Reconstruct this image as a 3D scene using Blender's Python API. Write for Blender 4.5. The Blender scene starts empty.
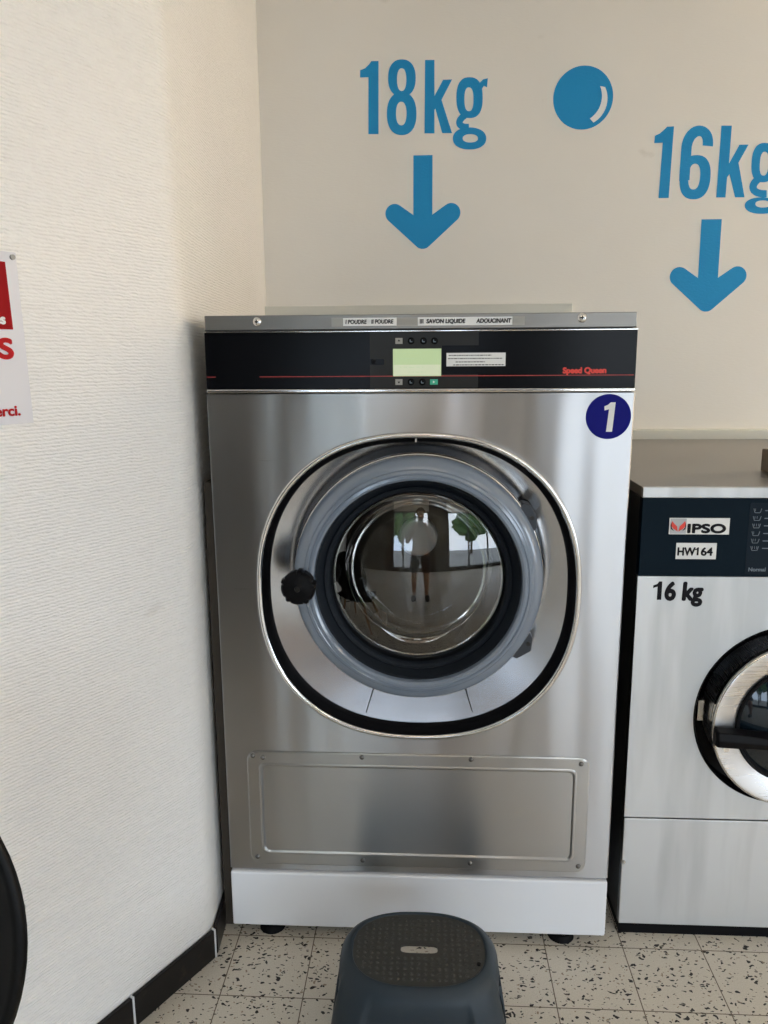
import bpy, bmesh, math, random
from mathutils import Vector, Matrix, noise
random.seed(7)
S = bpy.context.scene
COL = S.collection
PI = math.pi

# ------------------------------------------------------------------ camera
cam_d = bpy.data.cameras.new('camera'); cam = bpy.data.objects.new('camera', cam_d); COL.objects.link(cam)
yaw, pitch, roll = -0.0545, -0.19, -0.0063
cyw, syw, cp, sp = math.cos(yaw), math.sin(yaw), math.cos(pitch), math.sin(pitch)
fw = Vector((syw*cp, cyw*cp, sp)); rt = Vector((cyw, -syw, 0)); up = rt.cross(fw)
cr, sr = math.cos(roll), math.sin(roll)
r2 = cr*rt + sr*up; u2 = -sr*rt + cr*up
M = Matrix((r2, u2, -fw)).transposed().to_4x4(); M.translation = Vector((0.0196, -1.7998, 1.4884))
cam.matrix_world = M
cam_d.sensor_fit = 'VERTICAL'; cam_d.sensor_height = 36; cam_d.lens = 780.9/1024*36
cam_d.clip_start = 0.01
S.camera = cam

# ------------------------------------------------------------------ light and exposure
SKY_STRENGTH = 4.4
LAMP = 5.0
S.view_settings.view_transform = 'Standard'; S.view_settings.look = 'None'
S.view_settings.gamma = 1; S.view_settings.use_curve_mapping = False
S.view_settings.exposure = 0.70
w = bpy.data.worlds.new('world'); S.world = w; w.use_nodes = True
nt = w.node_tree; nt.nodes.clear()
wo = nt.nodes.new('ShaderNodeOutputWorld'); bg = nt.nodes.new('ShaderNodeBackground')
tc = nt.nodes.new('ShaderNodeTexCoord'); nz = nt.nodes.new('ShaderNodeTexNoise'); cr_ = nt.nodes.new('ShaderNodeValToRGB')
nz.inputs['Scale'].default_value = 2.5; nz.inputs['Detail'].default_value = 4
cr_.color_ramp.elements[0].position = .35; cr_.color_ramp.elements[0].color = (.60, .77, 1, 1)
cr_.color_ramp.elements[1].position = .65; cr_.color_ramp.elements[1].color = (.88, .94, 1, 1)
nt.links.new(tc.outputs['Generated'], nz.inputs['Vector']); nt.links.new(nz.outputs['Fac'], cr_.inputs['Fac'])
nt.links.new(cr_.outputs['Color'], bg.inputs['Color']); nt.links.new(bg.outputs[0], wo.inputs[0])
bg.inputs['Strength'].default_value = SKY_STRENGTH

def area(name, loc, rot, sx, sy, power, color, portal=False):
    l = bpy.data.lights.new(name, 'AREA'); l.shape = 'RECTANGLE'; l.size = sx; l.size_y = sy
    l.energy = power; l.color = color
    o = bpy.data.objects.new(name, l); o.location = loc; o.rotation_euler = rot; COL.objects.link(o)
    if portal: l.cycles.is_portal = True
    return o
# openings of the shop front (daylight comes in through them)
OPEN = [(-1.1, .42, .12, 2.55), (1.2, 4.6, .12, 2.55)]
ROPEN = (-3.2, -1.6, .5, 2.3)          # opening added in the right wall, out of frame, to brighten the left wall
area('window_portal', (5.2, (ROPEN[0]+ROPEN[1])/2, (ROPEN[2]+ROPEN[3])/2), (PI/2, 0, PI/2), ROPEN[1]-ROPEN[0], ROPEN[3]-ROPEN[2], 0, (1, 1, 1), True)
for a, b, c, d in OPEN:
    area('window_portal', ((a+b)/2, -5.0, (c+d)/2), (PI/2, 0, 0), b-a, d-c, 0, (1, 1, 1), True)

# ------------------------------------------------------------------ materials
MATS = {}
def mat(name, col=(.8, .8, .8), rough=.5, metal=0, spec=.5, emit=None, es=0, aniso=0, coat=0):
    m = bpy.data.materials.new(name); m.use_nodes = True
    b = m.node_tree.nodes['Principled BSDF']
    b.inputs['Base Color'].default_value = (*col, 1); b.inputs['Roughness'].default_value = rough
    b.inputs['Metallic'].default_value = metal; b.inputs['Specular IOR Level'].default_value = spec
    if emit: b.inputs['Emission Color'].default_value = (*emit, 1); b.inputs['Emission Strength'].default_value = es
    if coat: b.inputs['Coat Weight'].default_value = coat; b.inputs['Coat Roughness'].default_value = .05
    MATS[name] = m
    return m
def N(m, t, **k):
    n = m.node_tree.nodes.new(t)
    for a, v in k.items():
        if hasattr(n, a): setattr(n, a, v)
        else: n.inputs[a].default_value = v
    return n
def L(m, a, b): m.node_tree.links.new(a, b)
def P(m): return m.node_tree.nodes['Principled BSDF']
def coords(m, scale=(1, 1, 1), rot=(0, 0, 0)):
    g = N(m, 'ShaderNodeNewGeometry'); mp = N(m, 'ShaderNodeMapping'); mp.inputs['Scale'].default_value = scale
    mp.inputs['Rotation'].default_value = rot
    L(m, g.outputs['Position'], mp.inputs['Vector']); return mp.outputs[0]
def bump(m, h, strength, dist=.001, prev=None):
    b = N(m, 'ShaderNodeBump'); b.inputs['Strength'].default_value = strength; b.inputs['Distance'].default_value = dist
    L(m, h, b.inputs['Height'])
    if prev is not None: L(m, prev, b.inputs['Normal'])
    return b.outputs[0]
def ramp(m, fac, stops):
    r = N(m, 'ShaderNodeValToRGB'); e = r.color_ramp.elements
    while len(e) < len(stops): e.new(.5)
    for i, (p, c) in enumerate(stops): e[i].position = p; e[i].color = (*c, 1)
    L(m, fac, r.inputs[0]); return r.outputs[0]

def steel(name, col=(.62, .62, .63), rough=.33, aniso=.9, tangent=(0, 0, 1), warp=.25, grain=.25, wscale=(5, 5, 1.3)):
    m = mat(name, col, rough, 1)
    b = P(m); b.inputs['Anisotropic'].default_value = aniso
    t = N(m, 'ShaderNodeCombineXYZ'); t.inputs[0].default_value, t.inputs[1].default_value, t.inputs[2].default_value = tangent
    L(m, t.outputs[0], b.inputs['Tangent'])
    n1 = N(m, 'ShaderNodeTexNoise'); n1.inputs['Scale'].default_value = 1; n1.inputs['Detail'].default_value = 1
    L(m, coords(m, wscale), n1.inputs['Vector'])
    h = bump(m, n1.outputs[0], 1.0, warp*.01)
    L(m, h, b.inputs['Normal'])
    n2 = N(m, 'ShaderNodeTexNoise'); n2.inputs['Scale'].default_value = 1; n2.inputs['Detail'].default_value = 3
    L(m, coords(m, (2.5, 2.5, 500)), n2.inputs['Vector'])
    n3 = N(m, 'ShaderNodeTexNoise'); n3.inputs['Scale'].default_value = 6; n3.inputs['Detail'].default_value = 5
    L(m, coords(m), n3.inputs['Vector'])
    mr = N(m, 'ShaderNodeMapRange'); mr.inputs['To Min'].default_value = rough-grain*.3; mr.inputs['To Max'].default_value = rough+grain*.3
    ad = N(m, 'ShaderNodeMath', operation='ADD'); mu = N(m, 'ShaderNodeMath', operation='MULTIPLY'); mu.inputs[1].default_value = .5
    L(m, n2.outputs[0], ad.inputs[0]); L(m, n3.outputs[0], ad.inputs[1]); L(m, ad.outputs[0], mu.inputs[0])
    L(m, mu.outputs[0], mr.inputs['Value']); L(m, mr.outputs[0], b.inputs['Roughness'])
    return m
M_steel = steel('brushed_steel', (.45, .45, .455), .28, 1.0, warp=.5, grain=.06, wscale=(7, 7, .9))
M_kick = steel('kick_panel_steel', (.42, .415, .405), .30, .9, warp=.15, grain=.08, wscale=(7, 7, .9))
M_steel2 = steel('dull_steel', (.50, .505, .51), .42, .8, warp=.35, grain=.12, wscale=(4, 4, .8))
def streaks(m, col, lo=.80):
    n = N(m, 'ShaderNodeTexNoise'); n.inputs['Scale'].default_value = 1; n.inputs['Detail'].default_value = 4
    L(m, coords(m, (9, 9, 1.1), (0, .06, 0)), n.inputs['Vector'])
    L(m, ramp(m, n.outputs[0], [(.40, tuple(c*lo for c in col)), (.54, col)]), P(m).inputs['Base Color'])
streaks(M_steel2, (.54, .545, .55), .82)
M_steelx = steel('lid_steel', (.26, .25, .235), .38, .6, (0, 0, 1), .05)
M_inner = steel('door_surround_steel', (.5, .5, .51), .2, .5, warp=.5, wscale=(4, 4, 4))
M_bright = mat('polished_steel', (.72, .71, .69), .12, 1)
M_screw = mat('screw_metal', (.5, .49, .47), .3, 1)
M_kscrew = mat('dark_screw_metal', (.17, .165, .16), .35, 1)
M_black = mat('black_rubber', (.004, .004, .005), .6, spec=.12)
M_gasket = mat('gasket_rubber', (.006, .009, .014), .5, spec=.15)
M_gap = mat('dark_metal', (.02, .019, .017), .7)
M_gloss = mat('glossy_black_panel', (.004, .004, .005), .2, spec=.1)
M_gloss2 = mat('dark_grey_panel', (.018, .0165, .014), .3, spec=.2)
M_navy = mat('navy_panel', (.004, .011, .019), .5, spec=.06)
M_knob = mat('black_plastic', (.003, .003, .004), .45, spec=.12)
M_red = mat('red_print', (.75, .05, .03), .5)
M_redline = mat('thin_red_print', (.42, .04, .035), .5)
M_white = mat('white_label', (.78, .78, .76), .5)
M_dwhite = mat('old_tape', (.33, .32, .29), .5)
M_blackink = mat('black_ink', (.01, .01, .013), .6, spec=.1)
M_blue = mat('blue_sticker', (.004, .005, .17), .45, spec=.1)
M_greenk = mat('green_key', (.05, .45, .28), .4)
M_greyprint = mat('grey_print', (.16, .2, .24), .5)
M_paint = mat('white_enamel', (.78, .80, .84), .3)
M_ring = mat('grey_blue_enamel', (.17, .21, .27), .18, spec=.6, coat=.6)
M_lcd = mat('lcd_glass', (.3, .36, .22), .3, spec=.2, emit=(.50, .66, .34), es=.33)
M_lcdl = mat('lcd_pale', (.36, .38, .29), .3, spec=.2, emit=(.62, .68, .46), es=.36)
M_lcdt = mat('lcd_segment', (.3, .38, .24), .3, emit=(.4, .55, .3), es=.35)
M_hub = mat('satin_hub', (.93, .93, .94), .6)
M_frame = mat('window_frame', (.12, .12, .12), .4)
M_dark = mat('dark_pillar', (.055, .05, .046), .7)
M_ceil = mat('ceiling_paint', (.78, .78, .77), .9)
M_grout = mat('pale_grout', (.62, .63, .64), .8)

def wall_mat(name, col, rib, patch=False):
    m = mat(name, col, .75, spec=.3); b = P(m)
    n1 = N(m, 'ShaderNodeTexNoise'); n1.inputs['Scale'].default_value = 1; n1.inputs['Detail'].default_value = 2
    L(m, coords(m, (55, 55, 260)), n1.inputs['Vector'])
    n2 = N(m, 'ShaderNodeTexNoise'); n2.inputs['Scale'].default_value = 2.2; n2.inputs['Detail'].default_value = 4
    L(m, coords(m), n2.inputs['Vector'])
    h = bump(m, n1.outputs[0], rib, .0045)
    if rib > .3:
        wv = N(m, 'ShaderNodeTexWave', wave_type='BANDS', bands_direction='Z'); wv.inputs['Scale'].default_value = 45; wv.inputs['Distortion'].default_value = 3.5
        wv.inputs['Detail'].default_value = 3; wv.inputs['Detail Scale'].default_value = 1.2; L(m, coords(m), wv.inputs['Vector'])
        h = bump(m, wv.outputs[0], .38, .0032, h)
    h = bump(m, n2.outputs[0], .25, .01, h)
    L(m, h, b.inputs['Normal'])
    c = ramp(m, n2.outputs[0], [(.3, tuple(x*.965 for x in col)), (.7, col)])
    # faint scuffs of wear
    n3 = N(m, 'ShaderNodeTexNoise'); n3.inputs['Scale'].default_value = 1; n3.inputs['Detail'].default_value = 5
    L(m, coords(m, (5, 5, 9), (.3, .2, .4)), n3.inputs['Vector'])
    s = ramp(m, n3.outputs[0], [(.70, (1, 1, 1)), (.78, (.86, .85, .83))])
    mx = N(m, 'ShaderNodeMix', data_type='RGBA', blend_type='MULTIPLY'); mx.inputs[0].default_value = 1
    L(m, c, mx.inputs[6]); L(m, s, mx.inputs[7]); L(m, mx.outputs[2], b.inputs['Base Color'])
    return m
M_wall = wall_mat('ribbed_wall_paint', (.82, .81, .785), .55)
M_wallb = wall_mat('smooth_wall_paint', (.80, .765, .70), .12)
M_ledge = wall_mat('ledge_paint', (.66, .65, .58), .05)

def decal_mat():
    m = mat('blue_vinyl', (.012, .26, .55), .45, spec=.22); b = P(m)
    n1 = N(m, 'ShaderNodeTexNoise'); n1.inputs['Scale'].default_value = 1; n1.inputs['Detail'].default_value = 3
    L(m, coords(m, (90, 90, 200)), n1.inputs['Vector'])
    L(m, bump(m, n1.outputs[0], .6, .002), b.inputs['Normal'])
    return m
M_vinyl = decal_mat()

def floor_mat():
    m = mat('terrazzo_tiles', (.6, .55, .47), .38, spec=.4); b = P(m)
    base = N(m, 'ShaderNodeTexNoise'); base.inputs['Scale'].default_value = 350; base.inputs['Detail'].default_value = 3
    L(m, coords(m), base.inputs['Vector'])
    col = ramp(m, base.outputs[0], [(.3, (.52, .48, .40)), (.7, (.65, .60, .52))])
    def chips(scale, thr, darkc, prev, rot, stretch):
        v = N(m, 'ShaderNodeTexVoronoi'); v.inputs['Scale'].default_value = 1; v.inputs['Randomness'].default_value = 1
        nn = N(m, 'ShaderNodeTexNoise'); nn.inputs['Scale'].default_value = 60; nn.inputs['Detail'].default_value = 1
        L(m, coords(m), nn.inputs['Vector'])
        sc = N(m, 'ShaderNodeVectorMath', operation='SCALE'); sc.inputs['Scale'].default_value = .022
        L(m, nn.outputs['Color'], sc.inputs[0])
        ad = N(m, 'ShaderNodeVectorMath', operation='ADD'); g = N(m, 'ShaderNodeNewGeometry')
        L(m, g.outputs['Position'], ad.inputs[0]); L(m, sc.outputs[0], ad.inputs[1])
        mp = N(m, 'ShaderNodeMapping'); mp.inputs['Scale'].default_value = (scale, scale*stretch, scale); mp.inputs['Rotation'].default_value = (0, 0, rot)
        L(m, ad.outputs[0], mp.inputs[0]); L(m, mp.outputs[0], v.inputs['Vector'])
        # size of each chip differs with its cell colour
        sep = N(m, 'ShaderNodeSeparateColor'); L(m, v.outputs['Color'], sep.inputs[0])
        th = N(m, 'ShaderNodeMapRange'); th.inputs['From Min'].default_value = .32; th.inputs['From Max'].default_value = 1
        th.inputs['To Min'].default_value = 0; th.inputs['To Max'].default_value = thr
        L(m, sep.outputs[0], th.inputs['Value'])
        lt = N(m, 'ShaderNodeMath', operation='LESS_THAN'); L(m, v.outputs['Distance'], lt.inputs[0]); L(m, th.outputs[0], lt.inputs[1])
        mx = N(m, 'ShaderNodeMix', data_type='RGBA'); L(m, lt.outputs[0], mx.inputs[0]); L(m, prev, mx.inputs[6]); mx.inputs[7].default_value = (*darkc, 1)
        return mx.outputs[2]
    col = chips(75, .28, (.28, .21, .15), col, .9, 1.3)
    col = chips(70, .44, (.014, .010, .008), col, .4, 1.9)
    col = chips(52, .32, (.012, .010, .009), col, 2.0, 1.7)
    g = N(m, 'ShaderNodeNewGeometry'); sep = N(m, 'ShaderNodeSeparateXYZ'); L(m, g.outputs['Position'], sep.inputs[0])
    fs = []
    for ax, off in ((0, -.4688), (1, -.2041)):
        a = N(m, 'ShaderNodeMath', operation='SUBTRACT'); a.inputs[1].default_value = off-.1-20; L(m, sep.outputs[ax], a.inputs[0])
        q = N(m, 'ShaderNodeMath', operation='MODULO'); q.inputs[1].default_value = .2; L(m, a.outputs[0], q.inputs[0])
        s = N(m, 'ShaderNodeMath', operation='SUBTRACT'); s.inputs[1].default_value = .1; L(m, q.outputs[0], s.inputs[0])
        ab = N(m, 'ShaderNodeMath', operation='ABSOLUTE'); L(m, s.outputs[0], ab.inputs[0]); fs.append(ab)
    mn = N(m, 'ShaderNodeMath', operation='MINIMUM'); L(m, fs[0].outputs[0], mn.inputs[0]); L(m, fs[1].outputs[0], mn.inputs[1])
    lt = N(m, 'ShaderNodeMath', operation='LESS_THAN'); lt.inputs[1].default_value = .0013; L(m, mn.outputs[0], lt.inputs[0])
    mx = N(m, 'ShaderNodeMix', data_type='RGBA'); L(m, lt.outputs[0], mx.inputs[0]); L(m, col, mx.inputs[6]); mx.inputs[7].default_value = (.12, .09, .06, 1)
    L(m, mx.outputs[2], b.inputs['Base Color'])
    iv = N(m, 'ShaderNodeMath', operation='SUBTRACT'); iv.inputs[0].default_value = 1; L(m, lt.outputs[0], iv.inputs[1])
    L(m, bump(m, iv.outputs[0], .5, .001), b.inputs['Normal'])
    return m
M_floor = floor_mat()

def skirting_mat():
    m = mat('black_skirting_tile', (.010, .009, .009), .3, spec=.25); b = P(m)
    n = N(m, 'ShaderNodeTexNoise'); n.inputs['Scale'].default_value = 30; n.inputs['Detail'].default_value = 6
    L(m, coords(m), n.inputs['Vector'])
    L(m, ramp(m, n.outputs[0], [(.6, (.008, .007, .007)), (.85, (.05, .035, .025))]), b.inputs['Base Color']); return m
M_skirt = skirting_mat()

def stool_mat(name, c):
    m = mat(name, c, .45, spec=.28); b = P(m)
    n = N(m, 'ShaderNodeTexNoise'); n.inputs['Scale'].default_value = 400; L(m, coords(m), n.inputs['Vector'])
    L(m, bump(m, n.outputs[0], .25, .0005), b.inputs['Normal'])
    return m
M_stool = stool_mat('slate_plastic', (.023, .034, .045))
M_stooltop = stool_mat('worn_grey_plastic', (.042, .042, .039))

def glass_mat(name, tint=(.9, .92, .92), boost=1.5, add=.04):
    m = bpy.data.materials.new(name); m.use_nodes = True; t = m.node_tree; t.nodes.clear()
    o = t.nodes.new('ShaderNodeOutputMaterial'); mx = t.nodes.new('ShaderNodeMixShader')
    tr = t.nodes.new('ShaderNodeBsdfTransparent'); gl = t.nodes.new('ShaderNodeBsdfGlossy'); fr = t.nodes.new('ShaderNodeFresnel')
    ma = t.nodes.new('ShaderNodeMath'); ma.operation = 'MULTIPLY_ADD'; ma.inputs[1].default_value = boost; ma.inputs[2].default_value = add
    tr.inputs[0].default_value = (*tint, 1); gl.inputs['Roughness'].default_value = .01; fr.inputs[0].default_value = 1.5
    t.links.new(fr.outputs[0], ma.inputs[0]); t.links.new(ma.outputs[0], mx.inputs[0])
    t.links.new(tr.outputs[0], mx.inputs[1]); t.links.new(gl.outputs[0], mx.inputs[2]); t.links.new(mx.outputs[0], o.inputs[0])
    return m
M_glass = glass_mat('door_glass', (.84, .84, .82), 1.9, .05)
M_bowl = glass_mat('bowl_glass', (.95, .95, .93), 1.0, .0)

def drum_mat():
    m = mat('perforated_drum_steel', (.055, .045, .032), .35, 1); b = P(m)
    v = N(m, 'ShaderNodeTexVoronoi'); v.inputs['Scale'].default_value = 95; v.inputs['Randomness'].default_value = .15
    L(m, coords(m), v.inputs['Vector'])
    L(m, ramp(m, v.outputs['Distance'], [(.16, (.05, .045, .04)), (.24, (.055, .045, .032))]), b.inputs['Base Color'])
    return m
M_drum = drum_mat()

# ------------------------------------------------------------------ mesh helpers
def bx(bm, x0, x1, y0, y1, z0, z1):
    v = [bm.verts.new((x, y, z)) for x in (x0, x1) for y in (y0, y1) for z in (z0, z1)]
    for f in ((0, 1, 3, 2), (4, 6, 7, 5), (0, 4, 5, 1), (2, 3, 7, 6), (0, 2, 6, 4), (1, 5, 7, 3)): bm.faces.new([v[i] for i in f])
    return v
def box(*a):
    bm = bmesh.new(); bx(bm, *a); return bm
def obj(name, bm, m, parent=None, bevel=0, segs=2, smooth=False, loc=None, mat4=None):
    me = bpy.data.meshes.new(name)
    if mat4 is not None: bmesh.ops.transform(bm, matrix=mat4, verts=bm.verts)
    if not bm.faces: pass
    bmesh.ops.recalc_face_normals(bm, faces=bm.faces)
    org = Vector((0, 0, 0))
    if parent is not None:
        p = parent
        while p is not None: org += p.location; p = p.parent
    elif loc is not None: org = Vector(loc)
    bmesh.ops.translate(bm, vec=-org, verts=bm.verts)
    bm.to_mesh(me); bm.free()
    me.materials.append(m)
    if smooth:
        for f in me.polygons: f.use_smooth = True
        me.set_sharp_from_angle(angle=math.radians(smooth if smooth > 1 else 40))
    o = bpy.data.objects.new(name, me); COL.objects.link(o)
    if parent is not None: o.parent = parent
    else: o.location = org
    if bevel:
        b = o.modifiers.new('bevel', 'BEVEL'); b.width = bevel; b.segments = segs; b.limit_method = 'ANGLE'; b.angle_limit = math.radians(35)
    return o
def thing(name, loc, label, cat, group=None):
    o = bpy.data.objects.new(name, None); o.empty_display_size = .1; COL.objects.link(o); o.location = loc
    tag(o, label, cat, group); return o
def tag(o, label, cat, group=None):
    o['label'] = label; o['category'] = cat
    if group: o['group'] = group
    return o
def struct(o): o['kind'] = 'structure'; return o

def lathe_y(bm, cx, cz, prof, n=96, close=False):
    """profile of (radius, y) turned about the axis x=cx, z=cz parallel to y"""
    rings = []
    for r, y in prof:
        if r < 1e-6: rings.append([bm.verts.new((cx, y, cz))])
        else: rings.append([bm.verts.new((cx+r*math.cos(2*PI*i/n), y, cz+r*math.sin(2*PI*i/n))) for i in range(n)])
    pairs = list(zip(rings, rings[1:])) + ([(rings[-1], rings[0])] if close else [])
    for a, b in pairs:
        for i in range(n):
            j = (i+1) % n
            if len(a) == 1 and len(b) == 1: continue
            if len(a) == 1: bm.faces.new((a[0], b[j], b[i]))
            elif len(b) == 1: bm.faces.new((a[i], a[j], b[0]))
            else: bm.faces.new((a[i], a[j], b[j], b[i]))
    return bm
def LY(cx, cz, prof, n=96, close=False): return lathe_y(bmesh.new(), cx, cz, prof, n, close)
def cyl(p0, p1, r0, r1=None, n=20, bm=None):
    bm = bm or bmesh.new(); r1 = r0 if r1 is None else r1
    p0 = Vector(p0); p1 = Vector(p1); d = (p1-p0).normalized()
    a = d.orthogonal().normalized(); b = d.cross(a)
    A = [bm.verts.new(p0+r0*(math.cos(2*PI*i/n)*a+math.sin(2*PI*i/n)*b)) for i in range(n)]
    B = [bm.verts.new(p1+r1*(math.cos(2*PI*i/n)*a+math.sin(2*PI*i/n)*b)) for i in range(n)]
    for i in range(n): bm.faces.new((A[i], A[(i+1) % n], B[(i+1) % n], B[i]))
    bm.faces.new(A[::-1]); bm.faces.new(B)
    return bm
def se(a, b, t, n=2.0):
    c, s = math.cos(t), math.sin(t)
    return (a*math.copysign(abs(c)**(2/n), c), b*math.copysign(abs(s)**(2/n), s))
def seloop(cx, cz, a, b, n=2.2, N_=128): return [(cx+se(a, b, 2*PI*i/N_, n)[0], cz+se(a, b, 2*PI*i/N_, n)[1]) for i in range(N_)]
def loft(bm, loops, close=False, cap0=False, cap1=False):
    V = [[bm.verts.new(p) for p in l] for l in loops]
    n = len(V[0])
    for A, B in list(zip(V, V[1:])) + ([(V[-1], V[0])] if close else []):
        for i in range(n): bm.faces.new((A[i], A[(i+1) % n], B[(i+1) % n], B[i]))
    if cap0: bm.faces.new(V[0][::-1])
    if cap1: bm.faces.new(V[-1])
    return bm
def xz(loop, y): return [(x, y, z) for x, z in loop]
def rrect(x0, x1, z0, z1, r, k=6):
    pts = []
    for cx, cz, a0 in ((x1-r, z1-r, 0), (x0+r, z1-r, 90), (x0+r, z0+r, 180), (x1-r, z0+r, 270)):
        for i in range(k+1):
            a = math.radians(a0+90*i/k); pts.append((cx+r*math.cos(a), cz+r*math.sin(a)))
    return pts
def prism(pts, y0, y1):
    """outline in x,z extruded from y0 to y1"""
    bm = bmesh.new(); A = [bm.verts.new((x, y0, z)) for x, z in pts]; B = [bm.verts.new((x, y1, z)) for x, z in pts]
    n = len(A)
    for i in range(n): bm.faces.new((A[i], A[(i+1) % n], B[(i+1) % n], B[i]))
    bm.faces.new(A); bm.faces.new(B[::-1]); return bm
def text(name, s, x, z, size, y, m, parent, xs=1.0, bold=0.0, align='LEFT', depth=.0004, shear=0, frame=None, top=False, weight_y=1.0):
    """flat lettering; lies in the plane facing -y unless frame=(origin, right, up, out)"""
    c = bpy.data.curves.new(name, 'FONT'); c.body = s; c.size = size; c.align_x = align; c.offset = 0; c.extrude = depth; c.shear = shear
    t = bpy.data.objects.new('t', c); COL.objects.link(t)
    dg = bpy.context.evaluated_depsgraph_get(); dg.update()
    me0 = bpy.data.meshes.new_from_object(t.evaluated_get(dg)); bm = bmesh.new(); bm.from_mesh(me0)
    bpy.data.objects.remove(t); bpy.data.meshes.remove(me0); bpy.data.curves.remove(c)
    if frame is None: o_, r_, u_, n_ = Vector((x, y, z)), Vector((1, 0, 0)), Vector((0, 0, 1)), Vector((0, -1, 0))
    else: o_, r_, u_, n_ = frame; o_ = o_ + r_*x + u_*z + n_*y
    for v in bm.verts: v.co = o_ + r_*(v.co.x*xs) + u_*v.co.y + n_*v.co.z
    if bold:      # heavier strokes: the same outline laid down again, a little to each side
        b0 = bm.copy(); me_ = bpy.data.meshes.new('t'); b0.to_mesh(me_); b0.free()
        for q in range(1, 9):
            a_ = q*PI/4; n0 = len(bm.verts); bm.from_mesh(me_); bm.verts.ensure_lookup_table()
            for v in bm.verts[n0:]: v.co += r_*bold*math.cos(a_) + u_*bold*math.sin(a_) + n_*(.00003*q)
        bpy.data.meshes.remove(me_)
    return obj(name, bm, m, parent)

# ------------------------------------------------------------------ the room
YB = 1.25
XR = 5.2
CZ = 3.0
YF = -5.0
struct(obj('floor', box(-5, XR+.2, YF-.2, YB+.2, -.1, 0), M_floor))
struct(obj('ceiling', box(-5, XR+.2, YF-.2, YB+.2, CZ, CZ+.1), M_ceil))
struct(obj('wall_back', box(-.9, XR+.2, YB, YB+.2, 0, CZ), M_wallb))
bm = bmesh.new()
for a in ((YF, ROPEN[0], 0, CZ), (ROPEN[1], YB, 0, CZ), (ROPEN[0], ROPEN[1], 0, ROPEN[2]), (ROPEN[0], ROPEN[1], ROPEN[3], CZ)): bx(bm, XR, XR+.2, *a)
struct(obj('wall_right', bm, M_wallb))
# left wall: oblique part then the return that runs back beside the washer, one rounded arris
CRN = Vector((-.5195, -.078)); DN = Vector((-.50084, -.86554)); FAR = CRN + DN*5.72; BK = Vector((-.5935, YB))
nrm = Vector((.86554, -.50084))
def wall_left():
    bm = bmesh.new()
    d1 = (CRN-FAR).normalized(); d2 = (BK-CRN).normalized(); r = .035
    arc = []
    for i in range(9):
        t = i/8; a = CRN - d1*r; b = CRN + d2*r
        arc.append((1-t)**2*a + 2*t*(1-t)*CRN + t*t*b)
    return arc, FAR, BK
arc, _, _ = wall_left()
def slab(path, thick, z0, z1, side):
    bm = bmesh.new(); out = [p + Vector(side)*thick for p in path]
    lo = [bm.verts.new((p.x, p.y, z0)) for p in path]; hi = [bm.verts.new((p.x, p.y, z1)) for p in path]
    lo2 = [bm.verts.new((p.x, p.y, z0)) for p in out]; hi2 = [bm.verts.new((p.x, p.y, z1)) for p in out]
    for i in range(len(path)-1):
        bm.faces.new((lo[i], lo[i+1], hi[i+1], hi[i])); bm.faces.new((lo2[i+1], lo2[i], hi2[i], hi2[i+1]))
        bm.faces.new((hi[i], hi[i+1], hi2[i+1], hi2[i])); bm.faces.new((lo[i+1], lo[i], lo2[i], lo2[i+1]))
    bm.faces.new((lo[0], hi[0], hi2[0], lo2[0])); bm.faces.new((lo[-1], lo2[-1], hi2[-1], hi[-1]))
    return bm
mid = len(arc)//2
struct(obj('wall_left', slab([FAR]+arc[:mid+1], .2, 0, CZ, (-.92, .38)), M_wall, smooth=30))
struct(obj('wall_return', slab(arc[mid:]+[BK], .2, 0, CZ, (-1, 0)), M_wall, smooth=30))
# front of the shop, seen only in reflections
def front_piece(name, x0, x1, z0, z1, m=M_dark): struct(obj(name, box(x0, x1, YF-.2, YF, z0, z1), m))
front_piece('wall_front', -5, OPEN[0][0], 0, CZ); front_piece('wall_front_pillar', OPEN[0][1], OPEN[1][0], 0, CZ)
front_piece('wall_front_end', OPEN[1][1], XR+.2, 0, CZ)
for a, b, c, d in OPEN:
    front_piece('wall_front_header', a, b, d, CZ, M_wallb); front_piece('wall_front_sill', a, b, 0, c)
for k, (a, b, c, d) in enumerate(OPEN):
    bm = bmesh.new()
    xs = [a+.03, (a+b)/2+(.25 if k else -.3), b-.03] + ([] if k else [-.18])
    if k: xs.insert(1, a+.95)
    for x in xs: bx(bm, x-.03, x+.03, YF-.1, YF-.04, c, d)
    for z in (c+.03, d-.03): bx(bm, a, b, YF-.1, YF-.04, z-.03, z+.03)
    struct(obj('window_%d' % (k+1), bm, M_frame))

# ledges along the back wall
struct(obj('trim_1', box(-.60, .5592, YB-.035, YB, 1.45, 1.697), M_ledge, bevel=.002))
struct(obj('trim_2', box(.5600, XR, YB-.05, YB, .02, 1.2290), M_ledge, bevel=.002))

# skirting tiles, black with pale joints
def skirt(name, segs):
    bm = bmesh.new()
    for p, q in segs:
        t = (q-p).normalized(); n_ = Vector((-t.y, t.x)) * -1
        if n_.dot(Vector((1, -.2))) < 0: n_ = -n_
        a, b = p + t*.0025, q - t*.0025
        vs = []
        for s in (0, .011):
            for e in (a, b):
                for z in (.0, .078): vs.append(bm.verts.new((e.x+n_.x*s, e.y+n_.y*s, z)))
        for f in ((0, 1, 3, 2), (4, 6, 7, 5), (0, 4, 5, 1), (2, 3, 7, 6), (0, 2, 6, 4), (1, 5, 7, 3)): bm.faces.new([vs[i] for i in f])
    return struct(obj(name, bm, M_skirt, bevel=.002))
c0 = CRN + nrm*.001
segs = []
p = c0 + DN*.0
first = .255
edges = [0.0, first] + [first + .30*i for i in range(1, 14)]
for i in range(len(edges)-1): segs.append((c0+DN*edges[i+1], c0+DN*edges[i]))
skirt('baseboard_left', segs)
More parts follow.
